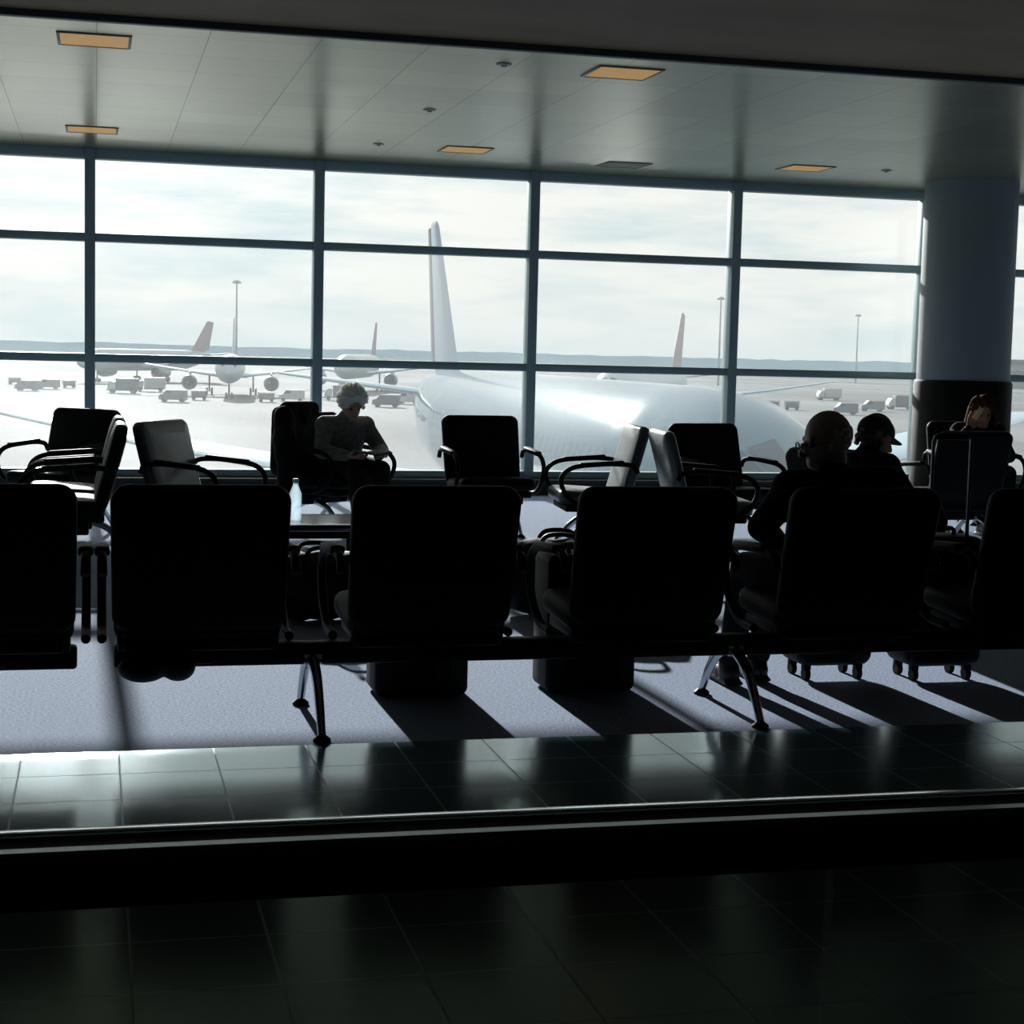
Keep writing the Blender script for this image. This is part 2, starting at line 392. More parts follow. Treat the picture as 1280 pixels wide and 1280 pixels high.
def bench(xs, legs, loc, rz, label, group=None, x_ends=None, kit=kitA):
    one = len(xs) == 1
    t = thing('lounge_chair' if one else 'tandem_bench', label, 'chair' if one else 'bench', loc, rad(rz), group)
    a, b = x_ends or (min(xs)-.27, max(xs)+.27)
    MB().box(((a+b)/2, 0, .25), (b-a, .085, .075), bev=.012).build('beam', m_beam, t)
    for l in legs:
        g = obj('leg', leg_me, t, (l, 0, 0))
        for s_ in (-1, 1): obj('foot_glide', glide_me, g, (0, s_*.30, 0))
    for x in xs:
        s_ = obj('seat', kit[0], t, (x, 0, 0))
        obj('backrest', kit[1], s_); obj('seat_pan', pan_me, s_)
        obj('armrest', arm_me, s_, (-.318, 0, 0)); obj('armrest', arm_me, s_, (.318, 0, 0))
    return t
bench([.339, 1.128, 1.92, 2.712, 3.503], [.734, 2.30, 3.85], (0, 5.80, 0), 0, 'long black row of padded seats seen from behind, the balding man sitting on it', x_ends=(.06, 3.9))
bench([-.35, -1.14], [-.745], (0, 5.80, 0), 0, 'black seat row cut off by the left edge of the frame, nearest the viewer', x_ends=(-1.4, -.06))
GR = 'black seats by the window'
bench([-.4, .4], [0], (-.08, 10.55, 0), 90, 'black seat pair facing left, back to back with the pale lit chair at left', GR)
def single(px, D, rz, label, kit=kitA):
    p = polar(px, D)
    d = V((-sin(rad(rz)), cos(rad(rz)), 0))
    p = p+d*.2
    return bench([0], [-.17, .17], (p.x, p.y, 0), rz, label, GR, kit=kit)
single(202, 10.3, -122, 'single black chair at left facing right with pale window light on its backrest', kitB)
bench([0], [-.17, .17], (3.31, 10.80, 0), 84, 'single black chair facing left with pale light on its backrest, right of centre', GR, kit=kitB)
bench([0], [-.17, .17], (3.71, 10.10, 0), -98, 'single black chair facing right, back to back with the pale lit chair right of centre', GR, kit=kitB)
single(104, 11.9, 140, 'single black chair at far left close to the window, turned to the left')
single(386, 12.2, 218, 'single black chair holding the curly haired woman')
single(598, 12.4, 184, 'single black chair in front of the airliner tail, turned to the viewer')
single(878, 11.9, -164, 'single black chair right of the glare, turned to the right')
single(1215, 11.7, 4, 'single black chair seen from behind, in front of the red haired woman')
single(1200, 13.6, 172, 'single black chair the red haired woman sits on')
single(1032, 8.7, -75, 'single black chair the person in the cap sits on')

# soft bag under the leftmost full seat
bg_ = thing('bag', 'small soft black bag bulging below the leftmost full seat', 'bag', (.20, 5.69, 0))
b = MB()
b.ell((-.045, 0, .225), (.085, .06, .048)); b.ell((.07, .005, .228), (.06, .055, .050)); b.ell((0, 0, .245), (.11, .05, .03))
b.bake('bag_body', m_case, bg_, .008, 3)
MB().tube([(-.05, 0, .26), (-.04, .05, .295), (.04, .05, .295), (.05, 0, .26)], .007, 8, 4).build('strap', m_rubber, bg_)

# coat on the backrest of the chair with the reading woman
cp_ = polar(386, 12.2)+V((-sin(rad(218)), cos(rad(218)), 0))*.2
ct = thing('coat', 'dark coat slung over the chair back beside the curly haired woman', 'coat', (cp_.x, cp_.y, 0), rad(218))
b = MB()
b.cap((-.05, -.245, .875), (.20, -.240, .872), .060, .062); b.cap((.0, -.31, .84), (.02, -.26, .50), .05, .055); b.cap((.22, -.30, .84), (.26, -.25, .46), .055, .07)
b.cap((.11, -.31, .84), (.13, -.26, .48), .055, .055); b.cap((.27, -.20, .83), (.36, -.08, .55), .075, .085); b.cap((.06, -.19, .86), (.10, -.185, .78), .04, .035); b.cap((.20, -.19, .86), (.22, -.18, .74), .04, .035)
b.ell((.34, -.12, .66), (.07, .10, .12)); b.cap((.37, -.06, .55), (.39, -.02, .30), .075, .085)
b.bake('coat_cloth', m_jacket, ct, .010, 4)

# ------------------------------------------------------------------ luggage
def suitcase(loc, rz, w, h, d, m, label, handle=0, spinner=True):
    t = thing('suitcase', label, 'suitcase', loc, rad(rz))
    z0 = .06 if spinner else .006
    b = MB(); b.pad(w, h-z0, d, .05 if spinner else .03, T((0, 0, z0+(h-z0)/2)) @ RX(90), e=.035 if spinner else .016, dome=.004)
    for i in range(5):
        for s_ in (-1, 1):
            b.box((-w*.32+i*w*.16, s_*(d/2+.003), z0+(h-z0)/2), (.018, .012, (h-z0)*.78), bev=.004)
    b.build('shell', m, t)
    MB().tube([(-.07, 0, h-.01), (-.06, 0, h+.025), (.06, 0, h+.025), (.07, 0, h-.01)], .010, 8, 4).build('carry_handle', m_rubber, t)
    if handle:
        yh = -d/2+.03
        MB().tube([(-.085, yh, h-.05), (-.085, yh, handle-.01), (-.08, yh, handle+.01), (.08, yh, handle+.01), (.085, yh, handle-.01), (.085, yh, h-.05)], .008, 8).build('telescopic_handle', m_hand, t)
        MB().box((0, yh, handle+.012), (.15, .03, .028), bev=.01).build('grip', m_rubber, t)
    for sx in (-1, 1):
        for sy in (-1, 1):
            wm = MB()
            if spinner:
                wm.lathe([(.008, -.011), (.026, -.011), (.026, .011), (.008, .011)], T((sx*(w/2-.05), sy*(d/2-.045), .026)) @ RY(90), 18)
                wm.box((sx*(w/2-.05), sy*(d/2-.045), .055), (.034, .034, .03), bev=.006)
            elif sy < 0:
                wm.lathe([(.008, -.011), (.026, -.011), (.026, .011), (.008, .011)], T((sx*(w/2-.05), d/2+.004, .026)) @ RY(90), 18)
            else:
                wm.box((sx*(w/2-.05), -d/2+.05, .007), (.03, .04, .014), bev=.004)
            wm.build('wheel' if (spinner or sy < 0) else 'foot', m_rubber, t)
p = at_z(522, 878, 0); suitcase((p.x+.03, 6.27, 0), 0, .36, .56, .22, m_case, 'black suitcase on the carpet in front of the second full seat from the left', spinner=False)
p = at_z(740, 878, 0); suitcase((p.x+.04, 6.265, 0), 0, .36, .54, .22, m_case, 'black suitcase on the carpet in front of the third full seat from the left', spinner=False)
p = at_z(1040, 852, 0); suitcase((p.x+.02, p.y+.12, 0), 0, .33, .58, .23, m_case2, 'black spinner suitcase on four casters beside the feet of the balding man')
p = at_z(1180, 852, 0); suitcase((p.x, p.y+.11, 0), 0, .34, .60, .23, m_case2, 'black spinner suitcase with its pull handle extended, on the right', handle=1.0)
def duffel(px, D, rz, s, label):  # made-up bags that darken the gaps between the front seats
    p = polar(px, D)
    t = thing('added_duffel_bag', label, 'bag', p, rad(rz)); t.scale = (s, s, s)
    b = MB(); rings = []
    for i in range(13):
        u = -1+2*i/12; r_ = .17*(1-abs(u)**5*.5)*(1+.04*sin(i*2.1))
        rings.append([V((u*.27, r_*cos(2*pi*k/18)*1.05, .162+r_*sin(2*pi*k/18)*.93)) for k in range(18)])
    b.loft(rings); b.build('bag_body', m_case, t, 60)
    for s_ in (-1, 1): MB().tube([(-.09, s_*.08, .30), (-.05, s_*.09, .345), (.05, s_*.09, .345), (.09, s_*.08, .30)], .010, 8, 5).build('strap', m_rubber, t)
duffel(398, 8.05, 8, 1.05, 'added dark duffel bag filling the gap in front of the low side table')
duffel(700, 8.4, -12, 1.2, 'added dark duffel bag filling the gap right of the second full seat')
tp = polar(392, 8.75)  # made-up table; its glossy top gives the gap a glint
t = thing('added_side_table', 'added low glossy black side table holding the water bottle', 'table', (tp.x, tp.y, 0))
MB().pad(.60, .60, .035, .05, T((0, 0, .403)), e=.012, dome=0).build('table_top', m_table, t)
MB().box((0, 0, .365), (.50, .50, .04), bev=.006).build('apron_frame', m_beam, t)
for sx in (-1, 1):
    for sy in (-1, 1): MB().tube([(sx*.23, sy*.23, 0), (sx*.22, sy*.22, .36)], (.016, .022), 10).build('leg', m_beam, t)
bp = polar(368, 8.66)
t = thing('water_bottle', 'small clear water bottle standing on the low side table', 'bottle', (bp.x, bp.y, .421))
MB().lathe([(.028, 0), (.032, .01), (.032, .07), (.029, .075), (.032, .08), (.032, .14), (.014, .185), (.014, .20)]).build('bottle_body', m_water, t)
MB().lathe([(.016, .195), (.016, .215), (.013, .218)]).build('cap', m_bcap, t)

# ------------------------------------------------------------------ people
def hand(b, wrist, d, n, thumb, curl=25):
    d = V(d).normalized(); n = V(n); n = (n-d*n.dot(d)).normalized(); s_ = d.cross(n).normalized()
    W = V(wrist)
    for i, o in enumerate((-.034, -.0115, .0115, .034)):
        L = (.068, .078, .082, .072)[i] if thumb > 0 else (.072, .082, .078, .068)[i]
        if i in (0, 3): L *= .92 if (i == 0) == (thumb > 0) else 1
        kn = W+d*.085+s_*o
        b.cap(W+d*.01+s_*o*.55, kn, .014, .0115)
        dd = (d+s_*o*3.2).normalized(); q = kn; ang = 0
        for sg, (fr, r1, r2) in enumerate(((.45, .0095, .0088), (.3, .0088, .008), (.25, .008, .007))):
            ang += rad(curl)
            nd = dd*cos(ang)+n*sin(ang); e = q+nd*L*fr
            b.cap(q, e, r1, r2, seg=10); q = e
    tb = W+d*.03+s_*thumb*.03
    d1 = (d*.65+s_*thumb*.65+n*.35).normalized(); d2 = (d*.85+s_*thumb*.25+n*.5).normalized()
    b.cap(W+d*.015+s_*thumb*.012, tb, .015, .014); b.cap(tb, tb+d1*.038, .013, .0105); b.cap(tb+d1*.038, tb+d1*.038+d2*.032, .0105, .0085)
def headframe(J, yaw, pit): return T(V(J['head'])) @ RZ(yaw) @ RX(-pit)
def person(label, loc, rz, J, yaw, pit, top_m, leg_m, skin, hs=.92, rs=1.0):
    t = thing('person', label, 'person', loc, rad(rz))
    def torso(b, g):
        P, Wt, Ch, Nk = (V(J[k]) for k in ('pelvis', 'waist', 'chest', 'neck'))
        b.ell(P, ((.165+g)*rs, .12+g, .10+g)); b.ell((P+Wt)/2, ((.155+g)*rs, .115+g, .11+g)); b.ell(Wt, ((.15+g)*rs, .11+g, .12+g))
        b.ell((Wt+Ch)/2, ((.158+g)*rs, .112+g, .12+g)); b.ell(Ch, ((.168+g)*rs, .112+g, .12+g))
        b.cap(J['shL'], J['shR'], .062+g, .062+g); b.cap(Ch, Nk, .10+g, .062+g)
    def arms(b, g, full):
        for s_ in 'LR':
            b.cap(J['sh'+s_], J['el'+s_], .052+g, .042+g); b.cap(J['el'+s_], V(J['el'+s_]).lerp(V(J['wr'+s_]), 1 if full else .93), .043+g, .028+g)
    def legs(b, g, full):
        for s_ in 'LR':
            b.cap(J['hip'+s_], J['knee'+s_], .078+g, .056+g); b.cap(J['knee'+s_], V(J['knee'+s_]).lerp(V(J['ank'+s_]), 1 if full else .96), .054+g, .036+g)
    Hm = headframe(J, yaw, pit) @ Matrix.Scale(hs, 4)
    b = MB(); torso(b, 0); arms(b, 0, True); legs(b, 0, True)
    b.cap(J['neck'], Hm @ V((0, -.02, -.06)), .056, .052)
    b.ell((0, -.012, .035), (.077, .098, .098), Hm); b.ell((0, .02, -.03), (.064, .074, .085), Hm)
    b.cap((-.018, .06, -.097), (.018, .06, -.097), .024*hs, .024*hs, Hm)
    b.cap((0, .092, .012), (0, .114, -.028), .010*hs, .0150*hs, Hm); b.cap((-.012, .1, -.03), (.012, .1, -.03), .009*hs, .009*hs, Hm)
    b.cap((-.036, .076, .028), (.036, .076, .028), .014*hs, .014*hs, Hm)
    b.cap((-.02, .082, -.062), (.02, .082, -.062), .0095*hs, .0095*hs, Hm); b.cap((-.017, .082, -.075), (.017, .082, -.075), .009*hs, .009*hs, Hm)
    for s_ in (-1, 1): b.ell((s_*.077, -.01, -.012), (.012, .026, .034), Hm)
    for s_, sg in (('L', 1), ('R', -1)):
        d, n, c = J['hand'+s_]; hand(b, J['wr'+s_], d, n, sg*J.get('thumb'+s_, 1), c)
        b.cap(J['ank'+s_], V(J['ank'+s_])+V((0, .10, -.045)), .034, .028)
    b.bake('body', skin, t, .0058, 3)
    b = MB(); torso(b, .014); arms(b, .013, False); b.bake('jacket', top_m, t, .010, 4)
    b = MB(); b.ell(J['pelvis'], (.178*rs, .132, .108)); legs(b, .014, False); b.bake('trousers', leg_m, t, .010, 4)
    for s_ in 'LR':
        a = V(J['ank'+s_]); b = MB()
        b.cap(a+V((0, -.02, -.045)), a+V((0, .05, -.045)), .040, .040); b.cap(a+V((0, .05, -.047)), a+V((0, .155, -.058)), .041, .030); b.cap(a+V((0, 0, -.05)), a+V((0, 0, .01)), .042, .042)
        b.box(a+V((0, .06, -.080)), (.082, .26, .018), bev=.008)
        b.bake('shoe', m_shoe, t, .008, 2)
    for s_ in (-1, 1):
        MB().ell((s_*.031, .073, .004), (.014, .012, .010), Hm).build('eye', m_eye, t)
    return t, Hm

# balding man on the front row
J = dict(pelvis=(0, 0, .49), waist=(-.01, -.045, .61), chest=(-.02, -.06, .765), neck=(-.035, -.05, .880), head=(-.055, -.05, 1.0),
         shL=(-.185, -.03, .825), shR=(.18, -.08, .845), elL=(-.262, .05, .675), elR=(.27, .03, .67), wrL=(-.11, .25, .60), wrR=(.06, .28, .60),
         hipL=(-.09, .02, .485), hipR=(.08, .02, .485), kneeL=(-.19, .36, .475), kneeR=(-.03, .39, .475), ankL=(-.235, .40, .095), ankR=(-.09, .46, .095),
         handL=((.55, .8, -.22), (.2, -.2, -1), 18), handR=((-.55, .8, -.22), (-.2, -.2, -1), 18))
man, Hm = person('balding man in glasses and dark jacket, head turned left, on the front row', (2.712, 5.87, 0), 0, J, 86, 10, m_jacket, m_trouser, m_skin)
b = MB()
for i in range(420):
    a = random.uniform(0, 2*pi); z = random.uniform(-.060, .050)
    x_, y_ = sin(a), cos(a)
    if y_ > .05 or (y_ > -.30 and z < .012): continue
    f = math.sqrt(max(0, 1-((z-.035)/.098)**2))
    b.ell((x_*.0755*f, -.012+y_*.0965*f, z), (.0065, .0065, .010), Hm, 8, 6)
b.bake('hair', m_ghair, man, .004, 3)
g = MB()
for s_ in (-1, 1):
    g.tube([Hm @ V((s_*.033+.023*cos(2*pi*i/16), .112, .002+.018*sin(2*pi*i/16))) for i in range(17)], .0026, 6)
    g.tube([Hm @ V(q) for q in ((s_*.056, .110, .006), (s_*.077, .03, .008), (s_*.079, -.005, .006))], .0016, 6)
g.tube([Hm @ V((-.01, .114, .004)), Hm @ V((0, .119, .008)), Hm @ V((.01, .114, .004))], .0024, 6)
g.build('glasses', m_glasses, man)

# curly haired woman reading
WY = 202
wp = polar(391, 12.2)+V((-sin(rad(218)), cos(rad(218)), 0))*.26
J = dict(pelvis=(0, .02, .49), waist=(0, .02, .60), chest=(.0, .05, .725), neck=(.0, .10, .825), head=(.0, .15, .925),
         shL=(-.165, .06, .77), shR=(.165, .06, .77), elL=(-.245, .16, .60), elR=(.245, .16, .60), wrL=(-.12, .33, .57), wrR=(.12, .33, .57),
         hipL=(-.09, .03, .485), hipR=(.09, .03, .485), kneeL=(-.10, .40, .475), kneeR=(.10, .40, .475), ankL=(-.10, .43, .095), ankR=(.10, .45, .095),
         handL=((.3, .95, -.05), (.2, -.1, 1), 22), handR=((-.3, .95, -.05), (-.2, -.1, 1), 22), thumbL=-1, thumbR=-1)
wom, Hm = person('curly grey haired woman in a pale blouse, head bowed over a book by the window', (wp.x, wp.y, 0), WY, J, -8, 30, m_blouse, m_trouser, m_skin2, rs=.95)
b = MB()
for i in range(420):
    v = V((random.gauss(0, 1), random.gauss(0, 1), random.gauss(0, 1))).normalized()
    if v.z < -.5 or (v.y > .5 and v.z < .38): continue
    q = random.uniform(.97, 1.10)
    b.ell((v.x*.106*q, -.016+v.y*.112*q, .042+v.z*.114*q), (.013, .013, .013), Hm, 8, 6)
b.ell((0, -.02, .045), (.096, .102, .108), Hm)
b.bake('hair', m_whair, wom, .005, 1)
bk = thing('book', 'open dark book held low by the curly haired woman', 'book', (wp.x, wp.y, 0), rad(WY))
b = MB()
for s_ in (-1, 1): b.box((s_*.060, .435, .598), (.124, .16, .008), rot=(RY(-s_*8) @ RX(-2)).to_3x3(), bev=.002)
b.build('cover', m_book, bk)
for s_ in (-1, 1):
    MB().box((s_*.058, .435, .606), (.112, .144, .008), rot=(RY(-s_*8) @ RX(-2)).to_3x3(), bev=.002).build('pages', m_page, bk)

# red haired woman
rp = polar(1205, 13.6)+V((-sin(rad(172)), cos(rad(172)), 0))*.24
J = dict(pelvis=(0, 0, .49), waist=(0, -.02, .61), chest=(0, .0, .735), neck=(.0, .04, .835), head=(.0, .085, .938),
         shL=(-.155, .01, .785), shR=(.155, .01, .785), elL=(-.22, .12, .60), elR=(.25, .16, .66), wrL=(-.06, .31, .58), wrR=(.150, .215, .815),
         hipL=(-.085, .02, .485), hipR=(.085, .02, .485), kneeL=(-.1, .40, .475), kneeR=(.1, .40, .475), ankL=(-.1, .43, .095), ankR=(.1, .44, .095),
         handL=((.5, .8, -.1), (0, -.2, -1), 20), handR=((-.30, .0, 1), (-.6, -.7, -.1), 18))
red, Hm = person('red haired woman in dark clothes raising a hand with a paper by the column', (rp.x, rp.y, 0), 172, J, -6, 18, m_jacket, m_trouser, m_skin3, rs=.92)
b = MB()
b.ell((0, -.02, .045), (.096, .100, .102), Hm)
for i in range(300):
    v = V((random.gauss(0, 1), random.gauss(0, 1), random.gauss(0, 1))).normalized()
    if v.z < -.4 or (v.y > .5 and v.z < .4): continue
    b.ell((v.x*.106, -.014+v.y*.106, .044+v.z*.106), (.013, .013, .015), Hm, 8, 6)
for i in range(70):
    a = rad(random.uniform(62, 298)); x_, y_ = sin(a), cos(a)
    b.cap((x_*.106, -.01+y_*.098, .03), (x_*.128, -.012+y_*.11, random.uniform(-.13, -.08)), .020, .014, Hm, 8)
b.bake('hair', m_rhair, red, .006, 4)
pp = thing('paper', 'small pale paper held up by the red haired woman', 'paper', (rp.x, rp.y, 0), rad(172))
MB().box((.105, .262, .935), (.040, .003, .10), rot=(RZ(-12) @ RY(-30)).to_3x3(), bev=.001).build('sheet', m_paper, pp)

# person in a cap
cp = polar(1032, 8.7)+V((-sin(rad(-75)), cos(rad(-75)), 0))*.25
J = dict(pelvis=(0, 0, .49), waist=(0, -.02, .60), chest=(0, .0, .72), neck=(0, .03, .815), head=(0, .075, .91),
         shL=(-.17, .01, .77), shR=(.17, .01, .77), elL=(-.25, .10, .60), elR=(.25, .10, .60), wrL=(-.09, .29, .58), wrR=(.09, .29, .58),
         hipL=(-.09, .02, .485), hipR=(.09, .02, .485), kneeL=(-.11, .40, .475), kneeR=(.11, .40, .475), ankL=(-.11, .43, .095), ankR=(.11, .45, .095),
         handL=((.5, .8, -.2), (.2, -.2, -1), 18), handR=((-.5, .8, -.2), (-.2, -.2, -1), 18))
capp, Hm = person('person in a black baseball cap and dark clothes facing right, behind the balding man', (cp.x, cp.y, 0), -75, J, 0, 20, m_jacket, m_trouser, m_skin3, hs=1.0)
b = MB()
for i in range(90):
    a = random.uniform(0, 2*pi); x_, y_ = sin(a), cos(a); z = random.uniform(-.06, .03)
    if y_ > .1: continue
    b.ell((x_*.078, -.012+y_*.098*(1 if z > -.02 else .9), z), (.012, .012, .016), Hm, 8, 6)
b.bake('hair', m_dhair, capp, .006, 2)
b = MB(); rings = []
for i in range(9):
    a = rad(i*11); rings.append([Hm @ V((.088*cos(a)*cos(2*pi*k/24), -.012+.110*cos(a)*sin(2*pi*k/24), .028+.092*sin(a)**.9)) for k in range(24)])
b.loft(rings); b.ell((0, -.012, .121), (.010, .010, .006), Hm)
cap_o = b.build('cap', m_cap, capp, 60)
b = MB()
out = [(-.078, .05), (-.074, .095), (-.06, .13), (-.03, .15), (0, .155), (.03, .15), (.06, .13), (.074, .095), (.078, .05), (.04, .075), (0, .085), (-.04, .075)]
b.loft([[Hm @ V((x_, y_, .030-.45*x_*x_/.08*.3-.14*(y_-.05)+dz)) for x_, y_ in out] for dz in (0, .006)])
b.build('cap_brim', m_cap, cap_o, 60)

# ------------------------------------------------------------------ outside
GZ = -6.0
gm = MB(); gm.box((0, 2018, GZ-.5), (9000, 4000, 1)); tag(gm.build('ground', m_apron), 'pale concrete airport apron', 'ground', kind='structure')
b = MB()
n = 260
hgt = 9
rows = [[], [], []]
for i in range(n+1):
    px = -1400+i*4200/n; D = 1700
    hgt = max(8.5, min(11, hgt+random.uniform(-.5, .5)))
    p0 = polar(px, D); p1 = polar(px, D+20); p2 = polar(px, D+60)
    rows[0].append(b.bm.verts.new((p0.x, p0.y, GZ))); rows[1].append(b.bm.verts.new((p1.x, p1.y, GZ+hgt+random.uniform(0, 1)))); rows[2].append(b.bm.verts.new((p2.x, p2.y, GZ)))
for i in range(n):
    for a in (0, 1): b.bm.faces.new((rows[a][i], rows[a][i+1], rows[a+1][i+1], rows[a+1][i]))
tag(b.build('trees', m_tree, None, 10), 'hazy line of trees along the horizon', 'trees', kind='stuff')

cache = {}
def foil(x, le, ch, z, t, s_):
    pts = []
    for k in range(14):
        a = 2*pi*k/14; u = (1-cos(a))/2
        th = t*.5*(2.2*math.sqrt(max(u, 0))*(1-u)+.02)
        pts.append(V((s_*x, le-u*ch, z+(th if a <= pi else -th*.8))))
    return pts
WING = [(1.2, 6.6, 9.6, 3.0, .95), (6.5, 4.6, 7.4, 3.55, .6), (12, 1.2, 5.6, 4.3, .42), (18, -3.4, 3.2, 5.3, .25), (18.4, -4.1, 1.8, 5.36, .12)]
WINGF = [(1.2, 5.6, 7.6, 3.05, .95), (6.5, 2.5, 4.5, 3.65, .55), (12, -1.1, 3.0, 4.4, .36), (18, -5, 1.6, 5.4, .2), (18.4, -5.5, .8, 5.46, .1)]
def aircraft(loc, rz, sc_, label, fin_m, rud_m, group=None):
    t = thing('airliner', label, 'airplane', loc, rz, group); t.scale = (sc_,)*3
    wing = WINGF if group else WING
    def part(name, fn, m, par=t):
        key = (name, fn.__name__, m.name, bool(group)) if fn.__name__ != '<lambda>' else None
        if key and key in cache: return obj(name, cache[key], par)
        mb = fn(); me = mb.mesh(name, m, 40)
        if key: cache[key] = me
        return obj(name, me, par)
    def fus():
        st = [(23, .05, 3.7), (22.7, .5, 3.74), (21.6, 1.12, 3.88), (19.9, 1.68, 4.08), (17.6, 2.03, 4.26), (15, 2.1, 4.3), (14.6, 2.1, 4.3), (6, 2.1, 4.3), (-3, 2.1, 4.3), (-8.6, 2.1, 4.3), (-9, 2.1, 4.3), (-13, 1.93, 4.46), (-17, 1.48, 4.8), (-20, 1.0, 5.15), (-22.3, .5, 5.45), (-23, .2, 5.5)]
        return MB().loft([[V((r*cos(2*pi*k/72), y, z+r*sin(2*pi*k/72))) for k in range(72)] for y, r, z in st])
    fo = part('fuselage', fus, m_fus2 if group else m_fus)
    for s_ in (-1, 1):
        for a0, a1 in ((62, 82), (38, 58)):
            part('cockpit_window', lambda: MB().loft([[V((s_*r*cos(rad(a))*1.01, y, z+r*sin(rad(a))*1.02)) for a, y, r, z in ((a0, ya, ra, za), (a1, ya, ra, za), (a1, yb, rb, zb), (a0, yb, rb, zb))] for (ya, ra, za, yb, rb, zb) in ((21.5, 1.15, 3.9, 20.5, 1.52, 4.02), (21.48, 1.17, 3.9, 20.48, 1.54, 4.02))]), m_wd)
    def wingL(): return MB().loft([foil(*q, -1) for q in wing])
    def wingR(): return MB().loft([foil(*q, 1) for q in wing])
    part('wing', wingL, m_wing); part('wing', wingR, m_wing)
    def tpL(): return MB().loft([foil(.4, -16.8, 4.2, 5.3, .4, -1), foil(6.6, -20.6, 1.6, 6.0, .16, -1)])
    def tpR(): return MB().loft([foil(.4, -16.8, 4.2, 5.3, .4, 1), foil(6.6, -20.6, 1.6, 6.0, .16, 1)])
    part('tailplane', tpL, m_wing); part('tailplane', tpR, m_wing)
    def vsec(z, le, te, th): return [V((sg*th*f, le+(te-le)*u, z)) for u, f, sg in ((0, .15, 1), (.15, .7, 1), (.4, 1, 1), (1, .45, 1), (1, .45, -1), (.4, 1, -1), (.15, .7, -1), (0, .15, -1))]
    def finf(): return MB().loft([vsec(5.9, -14.0, -20.4, .26), vsec(6.5, -15.6, -20.6, .24), vsec(12.3, -21.2, -22.9, .12), vsec(12.5, -21.6, -22.9, .06)])
    def rudf(): return MB().loft([vsec(6.4, -20.6, -22.0, .11), vsec(12.3, -22.9, -23.9, .06)])
    f = part('fin', finf, fin_m); part('rudder', rudf, rud_m, f)
    def engL():
        return MB().lathe([(.75, -2.3), (.95, -1.6), (1.15, 0), (1.18, 1.2), (1.08, 1.9), (.98, 2.0), (.9, 1.8), (.85, 1.2)], T((-6.2, 5.0, 2.05)) @ RX(-90), 24).box((-6.2, 3.2, 3.2), (.25, 3.6, .9), bev=.08)
    def engR():
        return MB().lathe([(.75, -2.3), (.95, -1.6), (1.15, 0), (1.18, 1.2), (1.08, 1.9), (.98, 2.0), (.9, 1.8), (.85, 1.2)], T((6.2, 5.0, 2.05)) @ RX(-90), 24).box((6.2, 3.2, 3.2), (.25, 3.6, .9), bev=.08)
    def fanL(): return MB().lathe([(.9, 1.2), (.4, 1.25), (.15, 1.6), (.02, 1.75)], T((-6.2, 5.0, 2.05)) @ RX(-90), 20)
    def fanR(): return MB().lathe([(.9, 1.2), (.4, 1.25), (.15, 1.6), (.02, 1.75)], T((6.2, 5.0, 2.05)) @ RX(-90), 20)
    e = part('engine', engL, m_eng); part('engine_fan', fanL, m_dark, e)
    e = part('engine', engR, m_eng); part('engine_fan', fanR, m_dark, e)
    def gear(x, y, r):
        m_ = MB().tube([(x, y, r), (x, y, 3.2)], .14, 10)
        for s_ in (-1, 1): m_.lathe([(.2, -.16), (r*.92, -.16), (r, -.08), (r, .08), (r*.92, .16), (.2, .16)], T((x+s_*.4, y, r)) @ RY(90), 20)
        m_.box((x, y, r), (.8, .12, .12))
        return m_
    for x, y, r in ((0, 17, .42), (-3.4, -1, .6), (3.4, -1, .6)):
        part('landing_gear', lambda: gear(x, y, r), m_dark)
    return t
def place_dir(a, d, sc_, **kw):
    d = V((d[0], d[1], 0)).normalized(); org = a+d*21.5*sc_
    return aircraft((org.x, org.y, GZ), math.atan2(-d.x, d.y), sc_, **kw)
def place_air(pt, Dt, pn, Dn, **kw):
    a = polar(pt, Dt); c = polar(pn, Dn)
    return place_dir(a, c-a, kw.pop('s', 1.0), **kw)
place_dir(polar(539, 75), (-.044, -.999), 1.05, label='large white airliner parked outside the window with its pale fin rising in the middle', fin_m=m_fin, rud_m=m_redg)
place_air(289, 285, 284, 250, label='white airliner far across the apron, nose to the viewer, left of the curly haired woman', fin_m=m_fin, rud_m=m_fin, group='distant airliners')
place_air(256, 370, 172, 346, label='distant airliner whose broad swept red fin shows left of the light mast', fin_m=m_red, rud_m=m_red, group='distant airliners', s=1.05)
place_air(465, 340, 438, 308, label='distant airliner showing a narrow red fin behind the large airliner wing', fin_m=m_red, rud_m=m_red, group='distant airliners', s=1.06)
place_air(845, 190, 772, 155, label='distant airliner with a dark red fin right of the glare', fin_m=m_red, rud_m=m_red, group='distant airliners')

def mast(px, D, ht, label):
    p = polar(px, D, GZ); t = thing('light_mast', label, 'light mast', p, 0, 'apron light masts')
    MB().tube([(0, 0, 0), (0, 0, ht)], (.36, .18), 12).build('pole', m_mast, t)
    h = MB(); h.lathe([(.6, ht-.5), (.85, ht), (.6, ht+.3)], None, 16)
    for i in range(6): h.box((.9*cos(i*pi/3), .9*sin(i*pi/3), ht-.3), (.5, .5, .5), bev=.1)
    h.build('lamp_head', m_mast, t)
mast(292, 448, 25, 'tall light mast rising behind the distant airliner on the left')
mast(893, 483, 25, 'light mast right of the dark red fin')
mast(1064, 620, 25, 'farthest light mast near the column')
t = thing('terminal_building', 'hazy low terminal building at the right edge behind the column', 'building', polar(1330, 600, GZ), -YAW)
MB().box((0, 0, 4.2), (64, 20, 8.4)).build('wall', m_bld, t)
MB().box((0, 0, 9.2), (66, 22, 1.6), bev=.3).build('roof', m_dark, t)
MB().box((0, -10.1, 5.2), (58, .3, 1.8)).build('window_band', m_wd, t)

